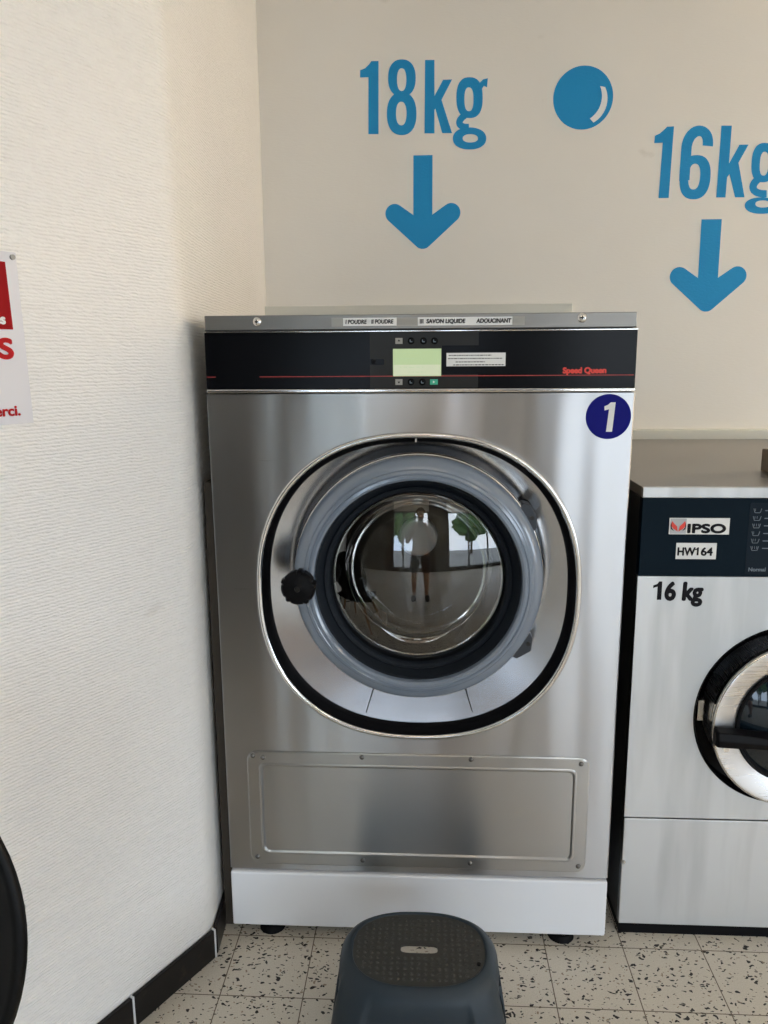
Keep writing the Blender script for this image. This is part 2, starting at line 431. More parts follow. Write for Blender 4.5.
d2 = (BK-CRN).normalized()
skirt('baseboard_return', [(CRN+d2*s+Vector((.001, 0)), CRN+d2*min(s+.3, 1.3)+Vector((.001, 0))) for s in (0.004, .304, .604, .904)])
bm = bmesh.new()
for e in edges[:-1]:
    q = c0 + DN*e; t = DN
    for s in (1,):
        vs = []
        for o_ in (0, .0105):
            for w_ in (-.0026, .0026):
                for z in (0, .079): vs.append(bm.verts.new((q.x+nrm.x*o_+t.x*w_, q.y+nrm.y*o_+t.y*w_, z)))
        for f in ((0, 1, 3, 2), (4, 6, 7, 5), (0, 4, 5, 1), (2, 3, 7, 6), (0, 2, 6, 4), (1, 5, 7, 3)): bm.faces.new([vs[i] for i in f])
struct(obj('trim_3', bm, M_grout))

# ------------------------------------------------------------------ wall stickers
C18 = ((-.2581, 2.586), (.276, 2.5725), (-.2635, 2.217), (.2839, 2.2067), 768, 563)
C16 = ((.7763, 2.3643), (1.2224, 2.3545), (.7968, 1.9915), (1.2536, 1.9845), 768, 660)
def W(c, u, v):
    s, t = u/c[4], v/c[5]
    f = lambda k: (c[0][k]*(1-s)+c[1][k]*s)*(1-t) + (c[2][k]*(1-s)+c[3][k]*s)*t
    return (f(0), f(1))
DY0, DY1 = YB-.0012, YB-.0001
def decal_poly(bm, pts, dy=0):
    A = [bm.verts.new((x, DY0-dy, z)) for x, z in pts]; B = [bm.verts.new((x, DY1, z)) for x, z in pts]; n = len(A)
    bm.faces.new(A)
    for i in range(n): bm.faces.new((A[i], A[(i+1) % n], B[(i+1) % n], B[i]))
def ring_(bm, c, ox, oy, oa, ob, ix, iy, ia, ib, n=2.6, dy=0, shear=0):
    k = 48
    O = [W(c, ox+se(oa, ob, 2*PI*i/k, n)[0]-shear*se(oa, ob, 2*PI*i/k, n)[1], oy+se(oa, ob, 2*PI*i/k, n)[1]) for i in range(k)]
    I = [W(c, ix+se(ia, ib, 2*PI*i/k, n)[0]-shear*se(ia, ib, 2*PI*i/k, n)[1], iy+se(ia, ib, 2*PI*i/k, n)[1]) for i in range(k)]
    loft(bm, [xz(I, DY1), xz(I, DY0-dy), xz(O, DY0-dy), xz(O, DY1)])
def stroke(pts, w_, caps=True):
    """outline of a thick smooth stroke"""
    L_, R_ = [], []
    n = len(pts)
    for i, p in enumerate(pts):
        a = Vector(pts[max(i-1, 0)]); b = Vector(pts[min(i+1, n-1)]); t = (b-a).normalized(); q = Vector((-t.y, t.x))*w_/2
        L_.append(tuple(Vector(p)+q)); R_.append(tuple(Vector(p)-q))
    return L_ + R_[::-1]
def letters(name, c, spec, label):
    t = thing(name, (W(c, 300, 400)[0], YB-.001, W(c, 300, 400)[1]), label, 'wall lettering')
    for nm, shapes in spec:
        bm = bmesh.new()
        for k, s in enumerate(shapes):
            if s[0] == 'p': decal_poly(bm, [W(c, *q) for q in s[1]], k*.00012)
            elif s[0] == 's': decal_poly(bm, [W(c, *q) for q in stroke(s[1], s[2])], k*.00012)
            else: ring_(bm, c, *s[1], dy=k*.00012, n=s[2], shear=s[3] if len(s) > 3 else 0)
        obj(nm, bm, M_vinyl, t)
    return t
def bez(p0, p1, p2, p3, n=14):
    return [tuple(((1-t)**3*a + 3*t*(1-t)**2*b + 3*t*t*(1-t)*c_ + t**3*d) for a, b, c_, d in zip(p0, p1, p2, p3)) for t in [i/n for i in range(n+1)]]
letters('wall_lettering', C18, [
    ('digit', [('p', [(147, 55), (147, 428), (95, 428), (95, 136), (52, 138), (52, 102), (78, 92), (98, 72), (110, 56)])]),
    ('digit', [('r', (267, 141, 71, 94, 266, 149, 24, 58), 2.3), ('r', (266, 323, 76, 110, 264, 322, 27, 61), 2.3)]),
    ('letter', [('p', [(386, 50), (434, 50), (434, 232), (478, 150), (524, 148), (470, 252), (524, 423), (474, 423), (438, 296), (434, 304), (434, 424), (383, 424)])]),
    ('letter', [('r', (613, 241, 67, 104, 610, 249, 23, 61), 2.5),
                ('s', bez((588, 332), (545, 362), (556, 396), (610, 392)), 34),
                ('r', (613, 451, 85, 57, 617, 450, 39, 22), 2.2),
                ('p', [(640, 152), (664, 166), (682, 148), (706, 142), (702, 188), (686, 180), (676, 196), (660, 200)])])],
    'blue 18kg lettering on the back wall above the large washer')
letters('wall_lettering', C16, [
    ('digit', [('p', [(205, 96), (173, 525), (112, 526), (137, 193), (86, 195), (90, 152), (120, 138), (150, 112), (164, 98)])]),
    ('digit', [('s', bez((408, 212), (425, 92), (300, 92), (281, 215), 20) + bez((281, 215), (272, 330), (266, 420), (268, 420), 8)[1:], 62),
               ('r', (332, 400, 92, 133, 327, 396, 35, 78), 2.4, .08)]),
    ('letter', [('p', [(490, 92), (552, 92), (535, 318), (598, 205), (652, 204), (592, 312), (628, 521), (572, 521), (538, 380), (524, 400), (514, 522), (459, 522)])]),
    ('letter', [('r', (742, 312, 72, 118, 745, 318, 26, 72), 2.5, .06),
                ('s', bez((705, 415), (660, 450), (670, 505), (760, 500)), 44),
                ('r', (728, 572, 98, 50, 738, 562, 46, 22), 2.2),
                ('p', [(770, 205), (800, 222), (820, 200), (850, 195), (842, 250), (826, 242), (810, 255), (790, 250)])])],
    'blue 16kg lettering on the back wall, partly out of frame at right')
def arrow(cx, ztop, zbot, hw, sw, lean, label):
    """down arrow: shaft, and a thick head with round ends"""
    t = tag(obj('wall_arrow', arrow_bm(cx, ztop, zbot, hw, sw, lean), M_vinyl, loc=(cx, YB, zbot)), label, 'wall arrow', None)
def arrow_bm(cx, zt, zb, hw, sw, lean):
    bm = bmesh.new(); r = .034
    pts = []
    zc = zb + hw - r*.35 + .012       # height of the centres of the round ends
    # right half then mirrored
    R_ = [(sw/2, zt), (sw/2, zc-.018)]
    ex, ez = hw-r, zc-.012
    for a in range(125, -50, -12): R_.append((ex+r*math.cos(math.radians(a)), ez+r*math.sin(math.radians(a))))
    for a in (-52, -62, -72, -82): R_.append((0+.034*math.cos(math.radians(a)), zb+.034+.034*math.sin(math.radians(a))))
    Lh = [(-x, z) for x, z in R_[::-1]]
    pts = [(x+cx+lean*(z-zb), z) for x, z in R_+Lh]
    decal_poly(bm, pts); return bm
arrow(.004, 2.228, 1.901, .1385, .070, 0, 'blue down arrow under the 18kg lettering')
arrow(1.055, 1.990, 1.664, .1385, .072, -.005, 'blue down arrow under the 16kg lettering, at the right')
t = thing('wall_bubble', (.574, YB, 2.409), 'blue round bubble with a white crescent, on the wall between the two weights', 'wall sticker')
bm = bmesh.new(); decal_poly(bm, [(.574+.1055*math.cos(2*PI*i/96), 2.409+.1055*math.sin(2*PI*i/96)) for i in range(96)]); obj('disc', bm, M_vinyl, t)
def crescent():
    o = [(.574+.086*math.cos(math.radians(a)), 2.402+.086*math.sin(math.radians(a))) for a in range(-62, 31, 6)]
    i_ = [(.574-.018+.086*math.cos(math.radians(a))*.98, 2.402+.008+.083*math.sin(math.radians(a))) for a in range(26, -60, -6)]
    bm = bmesh.new(); decal_poly(bm, o+i_, .0006); return bm
obj('crescent', crescent(), M_white, t)

# ------------------------------------------------------------------ the large washer
HW = .485
T1 = thing('washing_machine', (0, .5, 0), 'large stainless steel washer with grey ring door and round number 1 sticker', 'washing machine')
def sub_box(name, a, m, parent, bevel=.001): return obj(name, box(*a), m, parent, bevel=bevel)
# cabinet: open-fronted shell
bm = bmesh.new()
for a in ((-HW, -HW+.003, .02, 1.055, .193, 1.558), (HW-.003, HW, .02, 1.055, .193, 1.558), (-HW, HW, 1.052, 1.055, .193, 1.558), (-HW, HW, .02, 1.055, .193, .197), (-HW, HW, .02, 1.055, 1.555, 1.558)): bx(bm, *a)
obj('cabinet', bm, M_steelx, T1)
# front panel with the large door opening
HC = (.0, .9495)
def front_panel():
    bm = bmesh.new(); x0, x1, z0, z1 = -HW+.003, HW-.003, .196, 1.4170; cx, cz = HC
    Nn = 160
    hole = seloop(cx, cz, .372, .366, 2.30, Nn)
    def edge(px, pz):
        dx, dz = px-cx, pz-cz; t = min([(x1-cx)/dx if dx > 1e-9 else 9e9, (x0-cx)/dx if dx < -1e-9 else 9e9, (z1-cz)/dz if dz > 1e-9 else 9e9, (z0-cz)/dz if dz < -1e-9 else 9e9])
        return (cx+dx*t, cz+dz*t)
    outer = [edge(*p) for p in hole]
    for corner in ((x0, z0), (x0, z1), (x1, z0), (x1, z1)):
        k = min(range(Nn), key=lambda i: (outer[i][0]-corner[0])**2+(outer[i][1]-corner[1])**2); outer[k] = corner
    sx = lambda p, e: (max(min(p[0], x1-e), x0+e), max(min(p[1], z1-e), z0+e))
    o1 = [((HW if p[0] > x1-1e-6 else -HW if p[0] < x0+1e-6 else p[0]), p[1]) for p in outer]
    loft(bm, [xz(hole, .02), xz(hole, 0), xz(outer, 0), xz(o1, .003), xz(o1, .03)])
    for v in bm.verts: v.co.x *= 1+.014*max(0, v.co.z-.9)
    return bm
obj('front_panel', front_panel(), M_steel, T1, smooth=30)
# raised polished bead around the opening
prof = [(.387, .380, .0), (.387, .380, -.006), (.384, .377, -.010), (.379, .372, -.011), (.374, .368, -.008), (.371, .365, 0)]
loops = [xz(seloop(HC[0], HC[1], a, b, 2.30, 160), y) for a, b, y in prof]
obj('opening_bead', loft(bmesh.new(), loops), M_bright, T1, smooth=60)
prof = [(.372, .366, -.007), (.370, .364, .0), (.364, .358, .006), (.361, .355, .02), (.361, .355, .060)]
loops = [xz(seloop(HC[0], HC[1], a, b, 2.30, 160), y) for a, b, y in prof]
obj('opening_seal', loft(bmesh.new(), loops), M_black, T1, smooth=60)
# recessed steel surround behind the door
DC = (0.001, .984)
def surround():
    bm = bmesh.new(); out = seloop(HC[0], HC[1], .363, .357, 2.30, 160)
    inn = [(DC[0]+.212*math.cos(2*PI*i/160), DC[1]+.212*math.sin(2*PI*i/160)) for i in range(160)]
    midl = [((a[0]*.6+b[0]*.4), (a[1]*.6+b[1]*.4)) for a, b in zip(out, inn)]
    loft(bm, [xz(out, .050), xz(out, .036), xz(midl, .052), xz(inn, .074), xz(inn, .10)]); return bm
sur = obj('door_surround', surround(), M_inner, T1, smooth=40)
for sgn, (xa, za), (xb, zb) in ((-1, (-.107, .690), (-.1345, .600)), (1, (.118, .690), (.1455, .600))):
    w_ = .0012; bm = bmesh.new()
    v = [bm.verts.new(p) for p in ((xa-w_, .0470, za), (xa+w_, .0470, za), (xb+w_, .0360, zb), (xb-w_, .0360, zb))]
    bm.faces.new(v)
    bmesh.ops.solidify(bm, geom=bm.faces[:], thickness=.004)
    obj('seam', bm, M_gap, sur)
bm = box(-.006, -.001, -.004, .03, 1.306, 1.316); obj('stop_tab', bm, M_bright, T1, bevel=.001)
# drum behind the glass
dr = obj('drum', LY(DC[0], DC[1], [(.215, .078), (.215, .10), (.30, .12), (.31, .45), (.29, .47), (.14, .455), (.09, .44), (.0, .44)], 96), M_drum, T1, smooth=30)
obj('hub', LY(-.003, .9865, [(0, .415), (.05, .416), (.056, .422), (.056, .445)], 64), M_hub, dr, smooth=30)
for k in range(3):
    a = PI/2+.6+k*2*PI/3; rr = Matrix.Translation((DC[0], 0, DC[1])) @ Matrix.Rotation(-a, 4, 'Y')
    q = bmesh.new(); loft(q, [[(.31, .1, -.045), (.31, .42, -.045), (.31, .42, .045), (.31, .1, .045)], [(.245, .12, -.012), (.245, .41, -.012), (.245, .41, .012), (.245, .12, .012)]], cap1=True)
    bmesh.ops.transform(q, matrix=rr, verts=q.verts); obj('lifter', q, M_drum, dr)
# door
door = obj('door', LY(DC[0], DC[1], [(.286, .053), (.291, .049), (.2935, .005), (.2935, -.022), (.291, -.034), (.284, -.045), (.272, -.052), (.2665, -.0535), (.264, -.0575), (.258, -.0595), (.2555, -.0585), (.2535, -.0615), (.247, -.062), (.242, -.058), (.240, -.048), (.240, -.02)], 160), M_ring, T1, smooth=35)
obj('door_rim', LY(DC[0], DC[1], [(.2945, .022), (.2975, .018), (.2985, .008), (.2975, -.002), (.294, -.004)], 160), M_bright, door, smooth=60)
obj('glass_seal', LY(DC[0], DC[1], [(.2405, -.046), (.236, -.044), (.226, -.024), (.2225, -.020), (.2205, -.023), (.212, -.020), (.207, -.012), (.205, .02), (.215, .03)], 128), M_gasket, door, smooth=35)
R0 = .2075; SAG = .036; RS = (R0*R0+SAG*SAG)/(2*SAG); prof = []
for i in range(25):
    r = R0*(1-i/24); prof.append((r, -.012 - (math.sqrt(RS*RS-r*r)-(RS-SAG))*.85))
prof = [(R0, -.002)] + prof
obj('door_glass', LY(DC[0], DC[1], prof, 128), M_glass, door, smooth=80)
obj('glass_bowl', LY(DC[0], DC[1], [(.204, .0), (.1995, .004), (.197, .012), (.190, .03), (.178, .07), (.168, .095), (.155, .108), (.13, .114), (.0, .118)], 128), M_bowl, door, smooth=50)
# lobed handle knob on its lug
KX, KZ = -.272, .981
def knob():
    bm = bmesh.new(); k = 96; loops = []
    for r, y in ((.030, -.058), (.0385, -.066), (.040, -.088), (.0385, -.094), (.034, -.098), (.020, -.099), (.016, -.102), (.002, -.1025)):
        lp = []
        for i in range(k):
            a = 2*PI*i/k; f = ((a+.42)/(2*PI)*5) % 1; d = min(abs(f-.5)*5, 1)
            g = 1 if r < .03 else (1 - .09*(0 if f < .5 else 1)) + .045*math.cos(5*(a+.42))*.3
            # ridges between five long finger scoops
            g = 1.0 + (.055 if abs(f-.5) < .09 else 0) - (.05 if .12 < abs(f-.5) < .2 else 0)
            if r < .03: g = 1
            lp.append((KX+r*g*math.cos(a), y, KZ+r*g*math.sin(a)))
        loops.append(lp)
    return loft(bm, loops, cap0=True, cap1=True)
kn = obj('knob', knob(), M_knob, door, smooth=35)
obj('lug', cyl((KX, .0, KZ), (KX, -.062, KZ), .022, .018, 24), M_ring, kn, smooth=40)
obj('knob_cap', LY(KX, KZ, [(0, -.1045), (.006, -.1045), (.007, -.101)], 24), M_gloss2, kn, smooth=40)
# hinge brackets beside the door
M_hinge = mat('hinge_metal', (.045, .05, .06), .4, .4)
for pts, bz in (([(.20, 1.12), (.245, 1.165), (.262, 1.160), (.278, 1.135), (.279, 1.105), (.25, 1.07)], 1.130), ([(.22, .86), (.268, .852), (.277, .835), (.274, .803), (.240, .783), (.20, .80)], .822)):
    h = obj('hinge', prism(pts, -.004, .045), M_hinge, door, bevel=.003)
    obj('hinge_bolt', cyl((.266, -.003, bz), (.266, -.008, bz), .005), M_gap, h, smooth=40)
# kick panel: raised frame, recessed middle, screws
def kick():
    bm = bmesh.new(); x0, x1, z0, z1 = -.430, .427, .212, .5285
    lv = [(0, 0, 0), (0.001, -.003, 0), (.004, -.0045, 0), (.031, -.0045, 0), (.0335, -.0058, 0), (.0365, -.0058, 0), (.041, -.003, 0), (.0445, -.003, 0)]
    loops = []
    for ins, y, _ in lv: loops.append(xz(rrect(x0+ins, x1-ins, z0+ins, z1-ins, max(.028-ins*.35, .012)), y))
    return loft(bm, loops, cap1=True)
kp = obj('kick_panel', kick(), M_kick, T1, smooth=8)
for x, z in ((-.4133, .5160), (-.388, .512), (-.1375, .518), (.1341, .518), (.4045, .512), (-.4111, .2335), (-.1383, .2310), (.1359, .2310), (.4085, .2310)):
    bm = LY(x, z, [(0, -.0085), (.0038, -.008), (.0062, -.0055), (.0065, -.004)], 20); obj('screw', bm, M_kscrew, kp, smooth=50)
# base plinth
obj('plinth', box(-HW+.002, HW-.002, -.010, 1.02, .036, .1915), M_paint, T1, bevel=.005, segs=3)
for x in (-.387, .379):
    for y in (.036, .93):
        f = obj('foot', cyl((x, y, 0), (x, y, .014), .034, .026, 28), M_black, T1, smooth=40)
        obj('foot_stem', cyl((x, y, .013), (x, y, .040), .010), M_screw, f, smooth=40)
# top lid strip
lid = obj('lid', box(-HW+.004, HW-.005, -.012, 1.055, 1.5595, 1.5925), M_steelx, T1, bevel=.0015)
obj('lid_edge', box(-HW+.004, HW-.005, -.0125, -.0095, 1.5590, 1.5612), M_gap, lid)
for x, z in ((-.3615, 1.5785), (.361, 1.581)):
    s = obj('screw', LY(x, z, [(0, -.0165), (.006, -.0165), (.0095, -.014), (.0105, -.012)], 24), M_bright, lid, smooth=50)
    bm = bmesh.new(); bx(bm, x-.004, x+.004, -.0172, -.0160, z-.001, z+.001); bx(bm, x-.001, x+.001, -.0173, -.0161, z-.004, z+.004); obj('screw_slot', bm, M_gap, s)
def strip(name, x0, x1, z0, z1, y, m, parent, th=.0006): return obj(name, box(x0, x1, y-th, y, z0, z1), m, parent)
LYV = -.012
strip('tape', -.193, -.168, 1.5665, 1.5860, LYV, M_dwhite, lid, .0003)
strip('tape', -.048, -.0005, 1.5660, 1.5855, LYV, M_dwhite, lid, .0003)
strip('tape', .2095, .236, 1.5665, 1.5855, LYV, M_dwhite, lid, .0003)
l1 = strip('paper_label', -.167, -.047, 1.5675, 1.5850, LYV, M_white, lid); l2 = strip('paper_label', .0, .209, 1.5670, 1.5850, LYV, M_white, lid)
text('handwriting', 'I POUDRE', -.162, 1.5722, .0125, LYV-.0008, M_blackink, l1, .86, .0004, shear=.12)
text('handwriting', 'II POUDRE', -.104, 1.5724, .0125, LYV-.0008, M_blackink, l1, .84, .0004, shear=.1)
text('handwriting', 'III', .004, 1.5718, .0135, LYV-.0008, M_blackink, l2, .9, .0004)
text('handwriting', 'SAVON LIQUIDE', .019, 1.5722, .0125, LYV-.0008, M_blackink, l2, .93, .0005, shear=.1)
text('handwriting', 'ADOUCINANT', .130, 1.5722, .0125, LYV-.0008, M_blackink, l2, .90, .0005, shear=.1)
# control panel
con = obj('control_panel', box(-HW, HW, -.006, .03, 1.4285, 1.5585), M_gloss, T1, bevel=.001)
bead = [(-.006, 1.5535), (-.0095, 1.5540), (-.0105, 1.5560), (-.0095, 1.5580), (-.006, 1.5585)]
obj('edge_strip', box(-HW, HW, -.0105, -.004, 1.5540, 1.5578), M_bright, con, bevel=.0015)
obj('edge_strip', box(-HW, HW, -.0105, .02, 1.4200, 1.4285), M_bright, T1, bevel=.003)
CY = -.006
strip('centre_overlay', -.108, .136, 1.4300, 1.5530, CY, M_gloss2, con, .0004)
for a, b in ((-HW+.002, -.4625), (-.361, HW-.004)): strip('pinstripe', a, b, 1.4555, 1.4572, CY-.0004, M_redline, con, .0003)
bm = bmesh.new()
o_ = rrect(-.4625, -.3615, 1.4390, 1.5385, .004); i_ = rrect(-.4605, -.3635, 1.4410, 1.5365, .003)
loft(bm, [xz(o_, CY), xz(o_, CY-.0012), xz(i_, CY-.0012), xz(i_, CY-.0003)], cap1=True); obj('blank_cover', bm, M_gloss, con)
lcd = strip('display', -.0558, .0528, 1.4561, 1.5168, CY-.0004, M_lcd, con, .0008)
strip('display_lower', -.0545, .0515, 1.4575, 1.4815, CY-.0012, M_lcdl, lcd, .0002)
for k, (a, b, z) in enumerate(((-.040, .035, 1.5075), (-.046, .022, 1.4955), (-.040, .042, 1.4765), (-.020, .040, 1.4655))):
    text('display_text', ['01:28  PRET', 'PROGRAMME 2', 'CHOISIR', 'DEPART'][k] if False else '- -- --- -- -', a, z-.003, .012, CY-.0015, M_lcdt, lcd, (b-a)/.075)
strip('slot_frame', .0545, .2085, 1.4600, 1.5235, CY-.0004, M_gloss, con, .0008)
cl = strip('card_label', .0645, .1963, 1.4775, 1.5071, CY-.0012, M_white, con, .0005)
for z, a, b in ((1.5015, .070, .165), (1.4945, .068, .190), (1.4870, .085, .150), (1.4805, .080, .194)):
    bm = bmesh.new(); x = a
    while x < b:
        w_ = random.uniform(.002, .008); bx(bm, x, min(x+w_, b), CY-.0019, CY-.0017, z-.0009, z+.0010); x += w_+.0016
    obj('print_line', bm, M_blackink, cl)
for x, z in ((-.0422, 1.5342), (-.0425, 1.4432)):
    k_ = strip('key', x-.008, x+.008, z-.0065, z+.0065, CY-.0004, M_dwhite, con, .0012)
    up_ = 1 if z > 1.5 else -1
    obj('key_symbol', prism([(x-.003, z-.001*up_), (x+.003, z-.001*up_), (x, z+.0035*up_)], CY-.0019, CY-.0015), M_blackink, k_)
for x, z in ((-.0150, 1.5341), (.0125, 1.5339), (.0375, 1.5337), (-.0152, 1.4430), (.0105, 1.4429)):
    k_ = obj('key', LY(x, z, [(0, CY-.0028), (.0062, CY-.0026), (.0075, CY-.0015), (.0078, CY)], 24), M_gloss, con, smooth=40)
    obj('key_symbol', prism([(x-.0028, z-.0028), (x+.0028, z-.0028), (x+.0028, z-.0012), (x-.0012, z-.0012), (x-.0012, z+.0028), (x-.0028, z+.0028)], CY-.0033, CY-.0029), M_greyprint, k_)
k_ = strip('key', .0280, .0455, 1.4370, 1.4490, CY-.0004, M_greenk, con, .0012)
obj('key_symbol', prism([(.0345, 1.4400), (.0345, 1.4460), (.0395, 1.4430)], CY-.0019, CY-.0015), M_white, k_)
sl = obj('reader_window', prism(rrect(-.118, -.076, 1.4815, 1.4945, .003), CY-.0010, CY), M_gloss, con)
obj('reader_lens', LY(-.099, 1.4885, [(0, CY-.003), (.004, CY-.0028), (.0055, CY-.001)], 24), M_knob, sl, smooth=40)
text('brand_lettering', 'Speed Queen', .3242, 1.4612, .0172, CY-.0006, M_red, con, 1.02, .0010)
sk = obj('number_sticker', LY(.4310, 1.3635, [(0, -.0010), (.0505, -.0010), (.0508, 0)], 96), M_blue, T1)
bm = prism([(.4455, 1.3955), (.4405, 1.3295), (.4270, 1.3295), (.4315, 1.3800), (.4215, 1.3775), (.4208, 1.3868), (.4290, 1.3900), (.4345, 1.3955)], -.0015, -.0011)
obj('digit', bm, M_white, sk)

# ------------------------------------------------------------------ the smaller washer at the right
X0, X1, Y2 = .531, 1.316, .05
T2 = thing('washing_machine', (.9175, .5, 0), 'smaller steel washer at right marked 16 kg and HW164, cut by the frame', 'washing machine')
bm = bmesh.new()
for a in ((X0, X0+.003, Y2+.02, 1.19, .03, 1.168), (X1-.003, X1, Y2+.02, 1.19, .03, 1.168), (X0, X1, 1.187, 1.19, .03, 1.168), (X0, X1, Y2+.02, 1.19, .03, .034)): bx(bm, *a)
obj('cabinet', bm, mat('dark_side_panel', (.03, .03, .028), .5), T2)
M_top2 = mat('worktop_steel', (.30, .285, .265), .42, .7)
obj('top_panel', box(X0-.001, X1+.001, Y2+.010, 1.197, 1.170, 1.1950), M_top2, T2, bevel=.002)
obj('top_edge', box(X0-.001, X1+.001, Y2-.003, Y2+.012, 1.1690, 1.1950), M_steel2, T2, bevel=.002)
def panel_hole(x0, x1, z0, z1, cx, cz, r, y, dep):
    bm = bmesh.new(); Nn = 160
    hole = [(cx+r*math.cos(2*PI*i/Nn), cz+r*math.sin(2*PI*i/Nn)) for i in range(Nn)]
    def edge(px, pz):
        dx, dz = px-cx, pz-cz; t = min([(x1-cx)/dx if dx > 1e-9 else 9e9, (x0-cx)/dx if dx < -1e-9 else 9e9, (z1-cz)/dz if dz > 1e-9 else 9e9, (z0-cz)/dz if dz < -1e-9 else 9e9])
        return (cx+dx*t, cz+dz*t)
    outer = [edge(*p) for p in hole]
    for corner in ((x0, z0), (x0, z1), (x1, z0), (x1, z1)):
        k = min(range(Nn), key=lambda i: (outer[i][0]-corner[0])**2+(outer[i][1]-corner[1])**2); outer[k] = corner
    loft(bm, [xz(hole, y+dep), xz(hole, y), xz(outer, y), xz(outer, y+.025)]); return bm
D2 = (.922, .622)
obj('front_panel', panel_hole(X0, X1, .339, .977, D2[0], D2[1], .236, Y2, .01), M_steel2, T2, smooth=30)
obj('lower_panel', box(X0, X1, Y2-.001, Y2+.02, .030, .335), M_steel2, T2, bevel=.002)
obj('screw', LY(.5346, .2091, [(0, Y2-.006), (.004, Y2-.0055), (.007, Y2-.001)], 20), M_screw, T2, smooth=40)
obj('plinth', box(X0+.003, X1-.01, Y2+.003, 1.15, 0, .0305), M_black, T2)
c2 = obj('control_panel', box(X0, X1, Y2-.004, Y2+.02, .979, 1.1685), M_navy, T2, bevel=.0015)
yy = Y2-.004
lg = strip('logo_plate', .596, .7357, 1.0820, 1.1215, yy, M_white, c2, .0008)
strip('logo_ground', .598, .6355, 1.0835, 1.1200, yy-.0008, mat('pale_grey_print', (.45, .46, .47), .5), lg, .0003)
def wing(s):
    cx = .617
    p = [(cx+s*.0008, 1.0885), (cx+s*.003, 1.1015), (cx+s*.0085, 1.1065), (cx+s*.0150, 1.1145), (cx+s*.0165, 1.1080), (cx+s*.0155, 1.1010), (cx+s*.0115, 1.0955), (cx+s*.0060, 1.0925)]
    return prism(p, yy-.0016, yy-.0012)
for s in (-1, 1): obj('logo_wing', wing(s), M_red, lg)
for s in (-1, 1): obj('logo_wing_tip', prism([(.617+s*.0165, 1.1110), (.617+s*.0182, 1.1030), (.617+s*.0168, 1.0950), (.617+s*.0095, 1.0900), (.617+s*.0155, 1.0985)], yy-.0016, yy-.0012), M_blackink, lg)
text('logo_lettering', 'IPSO', .6365, 1.0865, .0290, yy-.0011, M_blackink, lg, 1.55, .0016)
hwp = strip('model_label', .6155, .7098, 1.0215, 1.0610, yy, M_white, c2, .0006)
text('model_lettering', 'HW', .6180, 1.0310, .0270, yy-.0009, M_blackink, hwp, .88, .0009)
def one(x, z, h, w_, y): return prism([(x, z), (x, z+h), (x-w_*.7, z+h), (x-w_*1.1, z+h*.86), (x-w_*2.0, z+h*.78), (x-w_*2.0, z+h*.64), (x-w_, z+h*.72), (x-w_, z)], y-.0004, y)
obj('model_digit', one(.6685, 1.0310, .0193, .0042, yy-.0008), M_blackink, hwp)
text('model_lettering', '64', .6735, 1.0310, .0270, yy-.0009, M_blackink, hwp, 1.03, .0009)
obj('weight_digit', one(.5895, .9185, .0460, .0105, Y2-.0002), M_blackink, T2)
text('weight_lettering', '6 kg', .5960, .9190, .0630, Y2-.0005, M_blackink, T2, .84, .0025, shear=.04)
pg = obj('program_panel', prism(rrect(.7800, .99, .985, 1.158, .004), yy-.0006, yy), mat('navy_overlay', (.009, .016, .025), .5, spec=.08), c2)
for k, z in enumerate((1.1400, 1.1215, 1.1035, 1.0850, 1.0670, 1.0490)):
    b_ = bmesh.new(); x = .7975
    pts = [(x-.009, z+.005), (x-.006, z-.005), (x+.006, z-.005), (x+.009, z+.005)]
    for a, b in zip(pts, pts[1:]):
        cyl((a[0], yy-.0012, a[1]), (b[0], yy-.0012, b[1]), .0008, n=6, bm=b_)
    for q in range(k % 3+1): cyl((x-.005+q*.005, yy-.0012, z-.001), (x-.005+q*.005, yy-.0012, z+.005), .0006, n=6, bm=b_)
    obj('program_symbol', b_, M_greyprint, pg)
    obj('program_mark', box(.815, .835, yy-.0012, yy-.0007, z-.001, z+.001), M_greyprint, pg)
text('program_lettering', 'Normal', .7870, .9930, .013, yy-.0012, M_greyprint, pg, 1, .0003)
# door of the smaller washer: deep black well, proud steel ring, dark glass, lever handle
obj('door_well', LY(D2[0], D2[1], [(.236, Y2+.0), (.234, Y2-.002), (.231, Y2+.002), (.229, Y2+.05), (.205, Y2+.055), (.19, Y2+.055)], 128), M_gloss, T2, smooth=40)
d2o = obj('door', LY(D2[0], D2[1], [(.199, Y2+.05), (.203, Y2-.02), (.208, Y2-.050), (.209, Y2-.058), (.206, Y2-.061), (.200, Y2-.061), (.152, Y2-.048), (.150, Y2-.040)], 128), steel('door_ring_steel', (.7, .7, .71), .28, .3, warp=.1), T2, smooth=30)
obj('door_rim', LY(D2[0], D2[1], [(.2035, Y2-.025), (.2095, Y2-.050), (.2105, Y2-.058), (.209, Y2-.0605), (.206, Y2-.0615)], 128), M_bright, d2o, smooth=50)
obj('glass_seal', LY(D2[0], D2[1], [(.153, Y2-.049), (.150, Y2-.055), (.144, Y2-.054), (.140, Y2-.045)], 128), M_black, d2o, smooth=50)
obj('door_glass', LY(D2[0], D2[1], [(.142, Y2-.046)] + [(.142*(1-i/12), Y2-.046-.03*(1-(1-i/12)**2)) for i in range(1, 13)], 96), mat('dark_door_glass', (.006, .012, .018), .05, spec=.6), d2o, smooth=80)
